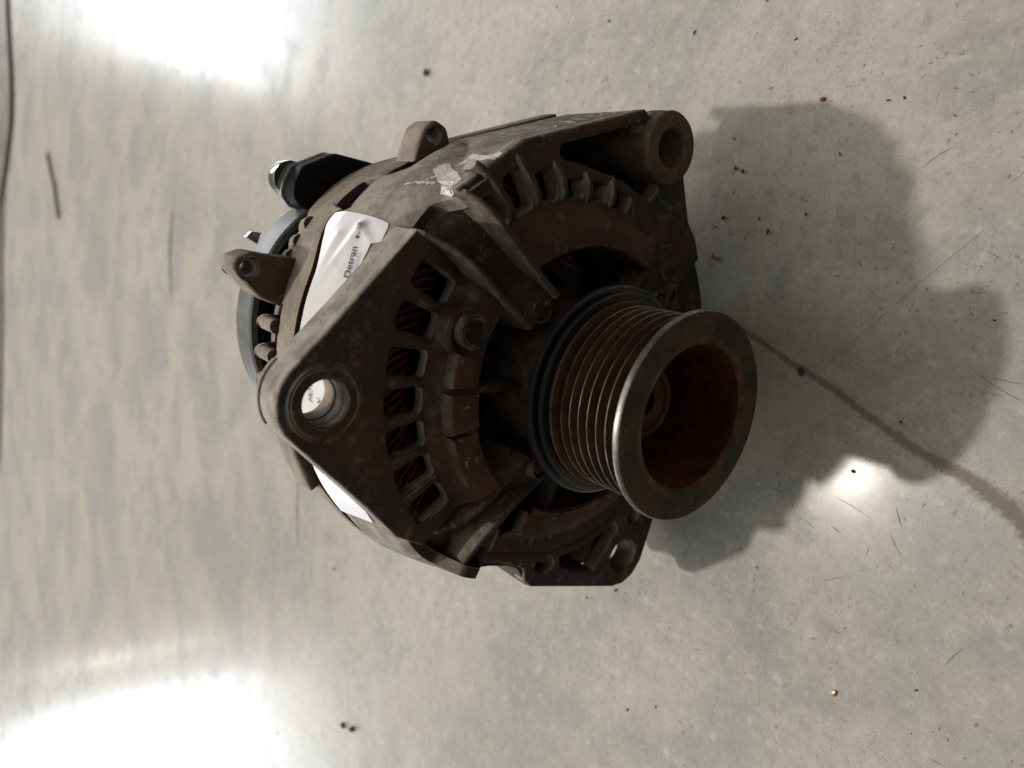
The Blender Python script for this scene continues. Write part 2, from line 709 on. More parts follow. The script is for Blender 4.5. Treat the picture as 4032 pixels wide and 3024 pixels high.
# bare crests of the ridges
cr_parts = []
for k in range(7):
    zr = -4.6 - 3.97 * k
    cr_parts.append(lathe([(31.85, zr + .18), (32.1, zr + .09), (32.1, zr - .09), (31.85, zr - .18)], n=128))
for c_ in cr_parts:
    make('groove_ridge', [c_], 'bright_steel', pulley, 60)
make('pulley_collar', [lathe([(28, -33.4), (35.4, -33.6), (36.0, -34.0), (36.0, -35.2), (35.4, -35.7), (33.4, -36.0), (33.2, -36.6), (37.2, -36.9), (38.0, -37.5), (38.0, -39.6), (37.2, -40.4), (20, -41)], n=128)], 'black_rubber', pulley, 30)
make('shaft_nut', [lathe([(4.2, -25), (4.2, -20.6), (5.0, -20.2), (6.6, -20.2), (7.2, -21.2), (9.6, -21.2), (10.2, -19.8), (11.4, -19.4), (12.2, -20.2), (12.2, -29.2)], n=48)], 'rust', pulley, 30)
make('shaft_end', [lathe([(0.01, -23.2), (4.25, -23.2), (4.25, -25.2)], n=32)], 'void', pulley, 30)

# ---------------- front bracket, face side
SLOTS1 = [65.5, 76, 87, 97.3, 107.5, 118, 128.5]


def slot(a, r0=66, r1=81, hw=3.5, taper=.4):
    pts = [pol(r0, a - hw), pol(r1, a - hw + taper), pol(r1, a + hw - taper), pol(r0, a + hw)]
    return fillet(pts, 1.8, 4)


FB_parts = []
# sector with the tall ear: one flat plate from arm to arm
ear1 = [(45.5, 74.5), (18, 96.2)]
ear1 += arc(-9.3, 98.8, 15.2, 52, 137, 14)
ear1 += [(-44, 80.5), (-56, 67)]
ear1 = [(33, 53)] + ear1 + [(-60.5, 56), (-48, 41)]
inner1 = arc(0, 0, 62.5, 139, 57, 20)
out1 = [p for p in ear1[1:-1]] + inner1
out1f = out1
sl1 = [slot(a, 65.4, (80 if i < 2 else 79), 3.75) for i, a in enumerate(SLOTS1)]
hole1 = arc(-9.3, 98.8, 7.3, 0, 348, 31)
ear_parts1 = [plate(out1, sl1 + [hole1], -64.5, -60, 1.0)]
# back half of the ear, a hair larger: the parting seam shows as a fine ridge
def rim_outline(d):
    q = [(45.4, 74.4 + d), (17.9 + d * .5, 96.0 + d)] + arc(-9.3, 98.8, 15.1 + d, 52, 137, 14)
    return q + [(-44 - d, 80.4 + d), (-55.6 - d, 67 + d), (-58.6 - d, 61)] + arc(0, 0, 80.5, 132, 61, 24)


ear_parts1.append(plate(rim_outline(0), [hole1], -75, -61.0, .8))
# moulding flash left along the parting line on the crown of the ear
fl = [(2, 108.6)] + arc(-9.3, 98.8, 15.75, 48, 128, 14)
ear_parts1.append(plate(fl + arc(-9.3, 98.8, 13, 128, 48, 10), [], -74.2, -72.2, .5))
ear_parts1.append(tubeshape((-9.3, 98.8), 7.3, 12.3, -66, -59.3, 48, .6))
ear_parts1.append(tubeshape((-9.3, 98.8), 10.6, 11.1, -60, -58.95, 48, .2))
FRONT = make('front_bracket', ear_parts1, 'cast', ALT, 35)
sub(FRONT, 'cast front bracket with the tall pierced ear and the row of cooling slots')
make('ear_bore_lining', [tubeshape((-9.3, 98.8), 6.9, 7.5, -74.5, -67.4, 40, .3)], 'cast_rear', FRONT)  # bush in the bore of the tall ear

# ribs that run from the slot ring out over the ear face
for i, a in enumerate([70.8, 81.5, 92.2, 102.4, 112.8, 123.2, 133.4]):
    ro = [80, 86, 88, 88, 88, 84, 80][i]
    make('rib', [wall(pol(65, a), pol(ro - 3, a), 2.2, -59.45, -59.9, -64)], 'cast', FRONT, 50)


# right hand ear, box shaped with a long boss
bx, by = 91.0, -30.5
top2 = [(59.8, 62.2), (66, 55), (80.5, 37.5)]
ear2 = top2 + [(102.6, -17.5)] + arc(bx, by, 14.0, 45, -75, 12) + [(84, -46), (66.5, -54.5), (60, -61.5), (52, -66)]
in2 = arc(0, 0, 62.5, -54, 43, 26)
pocket2 = fillet([(77.5, 22), (84.2, 20), (97.2, -17.5), (91, -16.9), (83.5, -19.5), (78, -27), (76.5, -33.5), (70.5, -27.5), (75.5, -12), (76.8, 5)], [3, 4, 1, 2, 2, 2, 2, 2, 0, 0], 5)
pocket2b = fillet([(79, -36.5), (84.5, -44), (71.5, -49.5), (68, -37)], 2, 4)
SL2 = [-10.6, -.3, 10, 20.3, 30.6, 40.2]
sl2 = [slot(a, 66.3, 80 if a > 25 else 77 if a > 15 else 72.6, 3.9) for a in SL2]
ear_parts2 = [plate(ear2 + in2, [pocket2] + sl2 + [arc(bx, by, 9, 0, 345, 23)], -67, -60, 1.2)]
E2 = make('mounting_ear', ear_parts2, 'cast', FRONT, 35)
sub(E2, 'wide box-shaped mounting ear with a long through boss')
# box walls behind the plate
bw = []


def ribbon(pts, th, z0, z1, bev=.8):
    """a wall of given thickness following a polyline"""
    P = [Vector(p) for p in pts]
    L, R = [], []
    for i, p in enumerate(P):
        t = (P[min(i + 1, len(P) - 1)] - P[max(i - 1, 0)]).normalized()
        s = Vector((-t.y, t.x)) * th / 2
        L.append(tuple(p + s))
        R.append(tuple(p - s))
    return plate(L + R[::-1], [], z0, z1, bev)


bw.append(ribbon([(60.5, 57.5), (64.5, 52.5), (78.2, 36.5), (99.8, -17)], 4.6, -103, -61))
bw.append(ribbon([(86, -43.5), (67, -52), (58, -61)], 4, -100, -61))
make('ear_wall', bw, 'cast', E2, 35)
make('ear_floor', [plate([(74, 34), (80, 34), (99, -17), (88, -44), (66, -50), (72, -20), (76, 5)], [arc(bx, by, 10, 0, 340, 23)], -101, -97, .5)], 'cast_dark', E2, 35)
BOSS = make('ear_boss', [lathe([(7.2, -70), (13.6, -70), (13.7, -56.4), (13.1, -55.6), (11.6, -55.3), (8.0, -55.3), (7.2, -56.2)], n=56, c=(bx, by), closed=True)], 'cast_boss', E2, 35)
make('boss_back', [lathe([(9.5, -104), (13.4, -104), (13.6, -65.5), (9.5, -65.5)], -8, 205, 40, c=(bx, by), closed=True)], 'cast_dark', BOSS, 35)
RIBS2 = []
# ribs bridging from the slot ring up the flank of the box
for a, ro in ((-5.4, 74.5), (4.9, 75.5), (15.2, 80), (25.5, 85), (35.6, 88)):
    q = [(*pol(64.5, a - 1.2), -60.3), (*pol(67.5, a - .8), -58.3), (*pol(min(74, (ro + 66) / 2), a + .3), -57.6), (*pol(max(ro - 3, 74.5), a + .6 + (ro - 74) * .13), -58.6), (*pol(ro + .5, a + .8 + (ro - 74) * .2), -60.4)]
    RIBS2.append(q)
make('ear_web', [wall((79.5, -34), (67, -37), 3, -61, -61, -85)], 'cast_dark', E2, 50)

# lower left ear
ear3 = [(-70.5, 25.5), (-72, 20), (-77.5, 5.5), (-83, 4), (-86, 0), (-94.5, -50), (-94, -57), (-90.5, -62.5), (-84, -66.5), (-66, -70), (-56, -70), (-46, -70)]
ear3 = fillet(ear3, [0, 6, 3, 2, 3, 6, 5, 5, 6, 4, 4, 0], 4)
in3 = arc(0, 0, 62.5, 236, 160, 22)
pA = fillet([(-78.6, -.8), (-74.5, -2), (-73.5, -9), (-79.2, -10.5), (-81, -5)], 1.6, 4)
pB = fillet([(-74.5, -13.5), (-79.5, -15), (-82.5, -21.5), (-84.5, -35), (-77, -40.5), (-67.5, -46), (-62, -42.5), (-67, -34), (-72, -21.5)], 1.8, 4)
h3 = arc(-80.3, -53.2, 7.4, 0, 348, 31)
h3b = arc(-62, -55.3, 3.1, 0, 340, 19)
E3 = make('mounting_ear', [plate(ear3 + in3, [pA, pB, h3, h3b], -68, -61, 1.2)], 'cast', FRONT, 35)
sub(E3, 'low pierced mounting ear with two sunken pockets beside the pulley')
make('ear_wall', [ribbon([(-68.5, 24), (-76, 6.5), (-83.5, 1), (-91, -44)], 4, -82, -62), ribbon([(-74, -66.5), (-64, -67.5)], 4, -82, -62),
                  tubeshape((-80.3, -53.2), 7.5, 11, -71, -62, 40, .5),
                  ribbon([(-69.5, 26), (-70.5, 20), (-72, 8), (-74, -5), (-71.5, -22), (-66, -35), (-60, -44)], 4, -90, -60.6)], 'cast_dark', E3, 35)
make('ear_bore_lining', [tubeshape((-80.3, -53.2), 6.9, 7.6, -71, -62.5, 40, .3)], 'cast_rear', E3, 35)  # added tan lining, its colour stands in for light bounced into the hole
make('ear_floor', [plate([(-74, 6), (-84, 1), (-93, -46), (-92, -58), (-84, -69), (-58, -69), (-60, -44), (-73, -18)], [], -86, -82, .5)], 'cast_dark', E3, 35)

# bottom sector, mostly hidden
E4 = make('bottom_flange', [plate(arc(0, 0, 83, -122, -42, 40) + arc(0, 0, 62.5, -42, -122, 40), [], -71, -61.4, 1.2)], 'cast_dark', FRONT, 35)

# ---------------- stepped annulus between slots and windows
ann = []


def ring_block(a0, a1, r0, r1, z0, z1, bev=1.2):
    n = max(4, int((a1 - a0) / 3))
    return plate(arc(0, 0, r1, a0, a1, n) + arc(0, 0, r0, a1, a0, n), [], z0, z1, bev)


prof_in = [(49.5, -66), (49.5, -51), (50.5, -49.9), (56, -50.8), (59.5, -53.6), (63, -58.6), (64.8, -60.2), (64.6, -62), (60, -63.5)]
RING = make('inner_ring', [lathe(prof_in, 59, 137, n=40)], 'cast_rust', FRONT, 30)
for a0, a1 in ((-28, 41), (161, 228), (-117, -50)):
    make('ring_sector', [lathe(prof_in, a0, a1, n=40)], 'cast_rust', RING, 30)
sub(RING, 'stepped rust-stained ring inside the cooling slots')
for a0, a1, r0, r1, z1 in ((81.5, 92.5, 50, 60.5, -49.0), (94.5, 107.5, 49.8, 61, -48.2), (109, 127, 50.5, 60.5, -49.0), (160, 172, 52, 61, -49.9)):
    make('ring_pad', [ring_block(a0, a1, r0, r1, -56, z1, 1.4)], 'cast_rust', RING, 40)
# threaded boss standing in the ring
make('ring_boss', [lathe([(0.01, -56), (3.9, -58), (3.9, -49.0), (4.3, -48.5), (5.6, -48.5), (6.2, -49.2), (6.6, -60)], n=32, c=pol(57.5, 73.2))], 'cast_dark', RING, 35)
make('boss_pad', [tubeshape(pol(57.5, 74.5), 6.2, 8.6, -60, -51.6, 32, .8)], 'cast_rust', RING, 35)

# hub and spokes
HUB = make('bearing_hub', [lathe([(14, -44), (26, -44.5), (28.6, -46.5), (29.8, -50), (30.2, -54), (30.4, -70)], n=96)], 'cast_rust', FRONT, 30)
for a, r0 in ((93.5, 38), (-30, 38), (176, 38), (203, 38), (-66, 38), (-90, 38)):
    make('spoke', [wall(pol(29, a), pol(67 if a > 150 else 52, a), 2.8, -51.5, -58 if a > 150 else -51, -62)], 'cast_dark', FRONT, 50)



def ridge(path, top, bot, zb, n=5):
    """cast rib following (x, y, crest z) points, drafted sides, rounded crest"""
    P = [Vector(p) for p in path]
    Q = []
    m_ = len(P)
    for i in range(m_ - 1):
        p0, p1, p2, p3 = P[max(i - 1, 0)], P[i], P[i + 1], P[min(i + 2, m_ - 1)]
        for k in range(n):
            t = k / n
            Q.append(.5 * ((2 * p1) + (p2 - p0) * t + (2 * p0 - 5 * p1 + 4 * p2 - p3) * t * t + (3 * p1 - p0 - 3 * p2 + p3) * t ** 3))
    Q.append(P[-1])
    V, F = [], []
    for i, q in enumerate(Q):
        d = Q[min(i + 1, len(Q) - 1)] - Q[max(i - 1, 0)]
        sx, sy = -d.y, d.x
        l_ = math.hypot(sx, sy)
        sx, sy = sx / l_, sy / l_
        tt = (top(i / (len(Q) - 1)) if callable(top) else top) / 2
        bb = bot / 2
        for w_, dz in ((-bb, None), (-tt, -1.1), (-tt * .72, -.3), (-tt * .25, 0), (tt * .25, 0), (tt * .72, -.3), (tt, -1.1), (bb, None)):
            V.append((q.x + sx * w_, q.y + sy * w_, zb if dz is None else q.z + dz))
    for i in range(len(Q) - 1):
        for k in range(8):
            l = (k + 1) % 8
            F.append((i * 8 + k, i * 8 + l, i * 8 + 8 + l, i * 8 + 8 + k))
    F.append(tuple(range(8)))
    F.append(tuple(range((len(Q) - 1) * 8, len(Q) * 8)))
    return V, F


# ---------------- the four clamping arms, each a channel with a through bolt
def arm(left, right, mat, bolt=None):
    """two ridges (hub end first) with a sinking trough between them"""
    A = make('clamp_arm', [ridge(left, 2.4, 4.6, -76)], mat, FRONT, 50)
    make('arm_ridge', [ridge(right, 2.6, 4.8, -76)], mat, A, 50)
    V, F = [], []
    n = 12

    def at(path, t):
        k = min(int(t * (len(path) - 1)), len(path) - 2)
        f_ = t * (len(path) - 1) - k
        return Vector(path[k]).lerp(Vector(path[k + 1]), f_)
    for i in range(n + 1):
        t = i / n
        p, q = at(left, t), at(right, t)
        c = max(p.z, q.z)
        dep = interp([(0, 1.5), (.12, 2.0), (.2, 7.5), (.6, 11), (.85, 15), (1, 15)], t)
        V += [(p.x, p.y, max(-75.5, c - dep)), (q.x, q.y, max(-75.5, c - dep))]
    for i in range(n):
        F.append((2 * i, 2 * i + 1, 2 * i + 3, 2 * i + 2))
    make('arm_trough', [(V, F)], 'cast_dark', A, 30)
    c = (Vector(left[0]) + Vector(right[0])) / 2
    make('retainer_screw', [lathe([(0.01, -48.2), (2.3, -48.0), (2.8, -48.6), (2.8, -53)], n=20, c=(c.x, c.y))], 'cast_dark', A, 35)
    make('screw_lug', [tubeshape((c.x, c.y), 3.3, 4.8, -58, -47.2, 28, .8)], 'cast_dark', A, 35)
    if bolt:
        make('through_bolt', [lathe([(0.01, -73.4), (3.0, -73.2), (3.9, -74), (4.0, -79)], n=28, c=bolt)], 'cast_dark', A, 30)
    return A


arm([(19.5, 33.5, -46.5), (27, 44.5, -48), (36, 55.5, -50.5), (41.5, 64, -55.5), (44.3, 71, -61)],
    [(31, 25, -45.5), (40, 36.5, -47), (51, 49.5, -49), (56.4, 56, -52), (59.0, 60.6, -57.2)], 'cast_arm', (47.6, 63.2))
arm([(-27, 24, -48), (-36.5, 31, -50.5), (-45.5, 37, -53), (-53, 44, -56.5), (-56.5, 50, -60.6)],
    [(-34, 12.5, -49.5), (-44.5, 21.5, -52), (-57.5, 31, -55), (-66.5, 34, -59), (-71.5, 34, -62)], 'cast_dark')
arm([(36, -23.5, -49), (43, -31, -52), (56, -45, -58.5), (63, -53, -66)], [(30, -38, -50.5), (41, -49.5, -55.5), (49, -57, -60.5), (54, -65, -65.5)], 'cast_dark')
arm([(-19, -34, -50), (-30, -50, -55), (-40, -66, -64)], [(-30, -27, -50), (-42, -42, -55), (-54, -58, -64)], 'cast_dark')
for q in RIBS2:
    make('rib', [ridge(q, 3.2, 4.2, -66)], 'cast', E2, 50)
make('bolt_boss', [lathe([(0.01, -68), (7.2, -68), (8, -69), (8.2, -95)], n=36, c=(55.5, -64))], 'cast_dark', FRONT, 35)
for a0, a1, z1 in ((128, 157, -73.5), (36, 66, -75), (-55, -22, -74)):
    make('flange_back', [ring_block(a0, a1, 60, 84.5, z1 - 4.5, z1, .6)], 'cast_dark', FRONT, 35)


def smooth_step(x, a, b):
    t = min(1, max(0, (x - a) / (b - a)))
    return t * t * (3 - 2 * t)


# ---------------- skirt of the front bracket, outer skin
def wob(a, z, amp=.35):
    return amp * mnoise.noise(Vector((cos(radians(a)) * 4, sin(radians(a)) * 4, z * .06)))


def r_front(a, z):
    t = (-70 - z) / 33.0
    r = 83.5 + 6.8 * min(1, max(0, t)) ** .8
    # bolt bosses
    for ba, amp in ((53, 1.2), (146, 2.2), (-37, 2.0), (-125, 0)):
        d = (a - ba + 180) % 360 - 180
        r += amp * math.exp(-(d / 9.0) ** 2) * (1 - .6 * min(1, max(0, t)))
    if -150 < (a + 180) % 360 - 180 < -30:
        r = min(r, 86.3)
    a_ = (a + 180) % 360 - 180
    if z > -99:
        r -= (r - 77) * smooth_step(a_, -38, -33) * smooth_step(a_, 27, 22)
    k = smooth_step(a % 360, 157, 170) * smooth_step(a % 360, 236, 230)
    r -= k * (r - 80.5) * smooth_step(z, -92, -74)
    return r + wob(a, z)


def z_front_back(a):
    a = (a + 180) % 360 - 180
    z = -102.0
    if a > 0:
        z -= 9.5 * smooth_step(a, 74, 59) * smooth_step(a, 56.5, 58.5)
        z += 6.0 * smooth_step(a, 47, 40) * smooth_step(a, 8, 22)
        z -= 2.0 * smooth_step(a, 44, 48) * smooth_step(a, 57.5, 56)
    return z


def z_front_front(a):
    a_ = (a + 180) % 360 - 180
    z = -70.0
    z += 11.5 * smooth_step(a_, 50, 45.5) * smooth_step(a_, 33, 38)
    z += 9.0 * smooth_step(a_, 149, 155) * smooth_step(a_, 164, 159)
    return z


SK = make('bracket_skirt', [shell(-180, 180, r_front, z_front_back, z_front_front, 5, 300, 10)], 'cast', FRONT, 40)
sub(SK, 'dusty outer skin of the front bracket behind the tall ear')

# ---------------- stator: laminations and windings seen through the slots
make('stator_core', [lathe([(62, -80), (78, -82), (79.5, -84), (79.5, -122), (62, -122)], n=96, closed=True)], 'void', ALT, 35)  # core blackened to deepen the shade in the joint gap
WIND = []
for i in range(260):
    a = i * 360 / 260
    if not (58 < a < 138 or 0 < a < 48):
        continue
    layer = i % 2
    tw = 7.5 + random.uniform(-1, 1)
    z = -68.2 - 1.1 * layer + random.uniform(-.3, .3)
    r0 = 63.5 + random.uniform(0, 1.0)
    pts = []
    for k in range(6):
        t = k / 5
        aa = a + (tw if layer else tw * .75) * (t - .5)
        r = r0 + (9.5 + 4 * layer) * t
        zz = z - 3.0 * (2 * t - 1) ** 2
        pts.append((*pol(r, aa), zz))
    WIND.append(sweep(pts, .58, 6))
wb = make('winding_bundle', [lathe([(63, -80), (63, -72), (66, -70.6), (76, -70.6), (79.5, -73), (79.5, -80)], n=96)], 'wire_dark', ALT, 40)
ww = make('winding_wire', WIND, 'copper', wb, 60)
ww['kind'] = 'stuff'
make('lead_wire', [sweep([(47, 20, -62), (45, 12, -60), (44, 5, -62)], .45, 6)], 'copper', wb, 60)
make('lead_wire', [sweep([(43, 14, -60), (41, 8, -59), (40.5, 2, -62)], .45, 6)], 'copper', wb, 60)

# rotor and its fan, coloured near-black for the shade inside the windows
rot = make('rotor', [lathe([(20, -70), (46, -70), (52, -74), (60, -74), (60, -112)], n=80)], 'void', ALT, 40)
for k in range(11):
    a = k * 360 / 11 + 10
    p = [(*pol(34 + 4 * j, a + 5 * j), 0) for j in range(6)]
    V, F = [], []
    for j, (x, y, _) in enumerate(p):
        V += [(x, y, -70), (x, y, -62)]
    for j in range(5):
        F.append((2 * j, 2 * j + 1, 2 * j + 3, 2 * j + 2))
    Vf = V + [(x * 1.0 + .8, y + .6, z) for x, y, z in V]
    n_ = len(V)
    F2 = F + [tuple(i + n_ for i in f) for f in F] + [(0, 1, 1 + n_, n_), (n_ - 2, n_ - 1, 2 * n_ - 1, 2 * n_ - 2)]
    for j in range(5):
        F2 += [(2 * j + 1, 2 * j + 3, 2 * j + 3 + n_, 2 * j + 1 + n_)]
    make('fan_blade', [(Vf, F2)], 'void', rot, 40)


# ---------------- rear bracket
def r_rear(a, z):
    t = (-106 - z) / 30.0
    r = 91.0 - 2.2 * min(1, max(0, t))
    a_ = (a + 180) % 360 - 180
    r -= 3.8 * smooth_step(a_, 58, 34) * (a_ > 0)
    if a_ <= 0 and a_ > -90:
        r -= 4.5
    if -160 < a_ < -20:
        r = min(r, 86)
    # scalloped towards the back
    r += 1.2 * sin(radians(a * 12)) * smooth_step(t, .5, 1)
    return r + wob(a, z, .5)


def z_rear_back(a):
    a_ = (a + 180) % 360 - 180
    z = -133 + 2.2 * sin(radians(a_ * 12 + 40)) + 1.5 * sin(radians(a_ * 5))
    if a_ > 0:
        z -= 6.5 * smooth_step(a_, 28, 38) * smooth_step(a_, 62, 57)
    return z


def z_rear_front(a):
    a_ = (a + 180) % 360 - 180
    z = -105.2
    if a_ > 0:
        z -= 9.5 * smooth_step(a_, 74, 59) * smooth_step(a_, 56.5, 58.5)
        z -= 12.0 * smooth_step(a_, 57.5, 56) * smooth_step(a_, 44, 47)
        z -= 5.5 * smooth_step(a_, 47, 40) * smooth_step(a_, 8, 22)
    return z


REAR = make('rear_bracket', [shell(-180, 82, r_rear, z_rear_back, z_rear_front, 5, 230, 10), shell(103, 180, r_rear, z_rear_back, z_rear_front, 5, 80, 10),
                             shell(82, 103, r_rear, -121, z_rear_front, 5, 24, 6)], 'cast_rear', ALT, 40)
sub(REAR, 'dusty tan rear bracket with scalloped edge')
# loop shaped vent posts standing out between bracket and black cover
for a in (87.5, 94.6, 101.5):
    pts = []
    for k in range(9):
        t = k / 8
        z = -120 - 15.5 * sin(t * pi / 2)
        r = 90 - .5 * t - 9 * (1 - cos(max(0, t - .6) / .4 * pi / 2))
        pts.append((*pol(r, a), z))
    make('vent_post', [sweep(pts, 2.8, 12, 3.2)], 'cast_rear', REAR, 60)
make('vent_rim', [lathe([(81, -134), (84, -135.5), (84, -139), (81, -140)], 80, 106, 20, closed=True)], 'cast_rear', REAR, 40)
# scalloped fins round the back edge
for a in (61.5, 66.5, 70.5):
    pts = []
    for k in range(7):
        t = k / 6
        pts.append((*pol(88.5 - 6 * t * t, a + 1.5 * t), -127 - 11 * t))
    make('fin', [sweep(pts, 2.9, 10, 3.6)], 'cast_rear', REAR, 60)

make('flange_lug', [ring_block(112, 125.5, 84, 94.3, -120, -105, 1.6)], 'cast_rear', REAR, 35)

# rear lug with threaded hole, standing up
lg = fillet([(29.5, 80), (29.0, 92), (29.6, 101.5), (27, 107), (23.5, 108.2), (20.0, 104.5), (14.2, 98), (12.2, 92.5), (10.2, 84)], [0, 6, 5, 3, 3, 4, 8, 5, 0], 5)
h_l = arc(23.9, 102.2, 3.0, 0, 340, 19)
LUG = make('rear_lug', [plate(lg, [h_l], -136, -121, 1.6)], 'cast_rear', REAR, 35)
sub(LUG, 'upright lug with a threaded hole at the top of the rear bracket')
thr = []
for k in range(14):
    z = -121.8 - k * 1.0
    thr.append(lathe([(3.05, z), (2.55, z - .5), (3.05, z - 1.0)], n=24, c=(23.9, 102.2)))
make('thread', thr, 'zinc', LUG, 60)
# small lug at the side
sl = fillet([(70, 51), (75, 50.5), (82.8, 48.6), (86.8, 44.3), (84.8, 38.5), (77.5, 35.2), (70, 35)], [0, 2, 4.5, 4, 4, 0, 0], 5)
SLUG = make('side_lug', [plate(sl, [arc(80.8, 44.0, 2.5, 0, 340, 19)], -119, -105.5, 1.4)], 'cast_rear', REAR, 35)
sub(SLUG, 'small dusty side lug pierced by one hole')

# rear half of the box ear, behind the joint
rb2 = [(74, 40), (84, 34), (104, -16), (100, -34), (80, -42)]
make('rear_ear', [ribbon([(73, 40), (80, 32.5), (100.2, -15.5)], 4, -116, -106.5)], 'cast_rear', REAR, 35)

# black rear cover with pale outer wall
CC = (5.2, 34.9)
COVER = make('rear_cover', [lathe([(20, -143), (49.5, -143), (51.5, -143.8), (52.3, -145), (52.6, -151), (46, -151)], n=120, c=CC)], 'black', ALT, 30)
make('cover_rim', [lathe([(52.4, -151), (52.6, -144.8), (53.3, -143.9), (55.6, -143.9), (56.3, -144.8), (56.3, -158), (54, -161), (5, -161)], n=120, c=CC)], 'grey_rim', COVER, 30)
make('cover_back', [lathe([(0.01, -160), (50, -160), (52, -156), (52, -150), (30, -150)], n=80, c=CC)], 'black', COVER, 30)
make('cover_tab', [plate([(31.5, 90), (33.5, 94.5), (36, 92.5), (36, 89)], [], -150, -146, .4)], 'bright_steel', COVER, 35)
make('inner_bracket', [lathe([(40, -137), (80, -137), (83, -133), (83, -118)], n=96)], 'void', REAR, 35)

# terminal block: black box on a metal plate with a chromed stud
tb = fillet([(70.5, 64), (69.5, 38), (60, 45), (47.2, 72), (48, 76.2), (51.5, 79.6), (56.5, 79.4), (63, 77)], [4, 3, 0, 2.5, 3, 4, 4, 4], 4)
TB = make('terminal_block', [plate(tb, [], -152, -142.5, .9)], 'black', ALT, 35)
sub(TB, 'black plastic terminal block with a shiny stud')
make('block_rib', [ribbon([(60, 74), (59.5, 66), (62, 58), (66, 52)], 1.0, -143, -141.9, .3)], 'black', TB, 35)
tb2 = [(x + (x - 60) * .04, y + (y - 65) * .04 + .6) for x, y in tb]
make('block_plate', [plate(tb2, [], -154.5, -151.6, .6)], 'zinc', TB, 35)
make('terminal_stud', [lathe([(0.01, -154), (6.9, -153), (7.0, -154), (7.0, -158.5), (6.4, -160), (4.0, -161), (0.01, -161.2)], n=40, c=(58.2, 76.5))], 'chrome', TB, 35)


# ---------------- paper label wrapped over the skirt, with its print
def on_skirt(a, z, lift):
    return (*pol(r_front(a, z) + lift, a), z)


def wrinkle(a, z):
    # a few soft creases running from the upper corner
    h = 0
    for a0, z0, a1, z1, amp, wdt in ((60.5, -90, 74, -97, .9, 1.7), (60.5, -90, 64, -80, .7, 1.4), (64, -99, 80, -100, .7, 2.4), (60.5, -90, 70, -90, .5, 2.2)):
        ax, ay, bx_, by_ = a0 * 1.5, z0, a1 * 1.5, z1
        px, py = a * 1.5, z
        vx, vy = bx_ - ax, by_ - ay
        t = max(0, min(1, ((px - ax) * vx + (py - ay) * vy) / (vx * vx + vy * vy)))
        d = math.hypot(px - ax - vx * t, py - ay - vy * t)
        h += amp * math.exp(-(d / wdt) ** 2) * (1 - .75 * t)
    return h


def z_lab0(a):      # back edge
    return z_front_back(max(a, 58.9)) + .9


def z_lab1(a):      # front edge
    return -81.3 + 3.6 * smooth_step(a, 63.4, 61.6)


LV, LF = [], []
NA, NZ = 150, 34
for i in range(NA + 1):
    a = 55.2 + (133 - 55.2) * i / NA
    for k in range(NZ + 1):
        t = k / NZ
        zb, zf = z_lab0(a), z_lab1(a)
        # slanted right hand end with soft corners
        sh = 0
        z = zb + (zf - zb) * t
        aa = a
        if a < 64:
            f_ = (64 - a) / 8.8
            # right edge leans: the back corner sits nearer the crown
            aa = 64 - f_ * (64 - (58.6 - 1.1 * sin(pi * t * .8)))
            cz = 1.2 * f_ ** 6 * (2 * t - 1) ** 4
            z += (zf - zb) * 0 + (-(2 * t - 1)) * cz
        LV.append(on_skirt(aa, z, .35 + wrinkle(aa, z)))
for i in range(NA):
    for k in range(NZ):
        q = i * (NZ + 1) + k
        LF.append((q, q + 1, q + NZ + 2, q + NZ + 1))
LAB = make('paper_label', [(LV, LF)], 'paper', ALT, 80)
md = LAB.modifiers.new('thick', 'SOLIDIFY')
md.thickness = .00018
sub(LAB, 'creased white paper label stuck round the front bracket')


def text_on_label(name, body, size, a_start, z_base, dz_per_deg, mat, shear=0.0, bold=0.0, lift=.75):
    c_ = bpy.data.curves.new('tmp', 'FONT')
    c_.body = body
    c_.size = size
    c_.shear = shear
    c_.offset = bold
    ob = bpy.data.objects.new('tmp', c_)
    COL.objects.link(ob)
    dg = bpy.context.evaluated_depsgraph_get()
    me = bpy.data.meshes.new_from_object(ob.evaluated_get(dg))
    V = []
    for v in me.vertices:
        x, y = v.co.x, v.co.y
        a = a_start - math.degrees(x / 88.5)
        z = z_base - y + dz_per_deg * (a_start - a)
        V.append(on_skirt(a, z, lift + wrinkle(a, z)))
    F = [tuple(p.vertices) for p in me.polygons]
    bpy.data.objects.remove(ob)
    bpy.data.curves.remove(c_)
    bpy.data.meshes.remove(me)
    return make(name, [(V, F)], mat, LAB, 80)


text_on_label('printed_word', 'Detran', 3.9, 72.4, -83.2, -.42, 'ink', 0, .06)
for k in range(2):
    text_on_label('fine_print', '//////////////////////////////////////'[:36 - k], .95, 72.2, -81.4 + .75 * k, -.42, 'ink')
text_on_label('small_stamp', '\u25bc|\u25a1\u25a1|', 1.6, 63.6, -87.6, -.2, 'ink')
text_on_label('handwriting', 'MOT', 3.0, 101.2, -91.5, 0, 'pen', .35)
text_on_label('handwriting', '1 N', 2.8, 102.6, -86.8, 0, 'pen', .35)


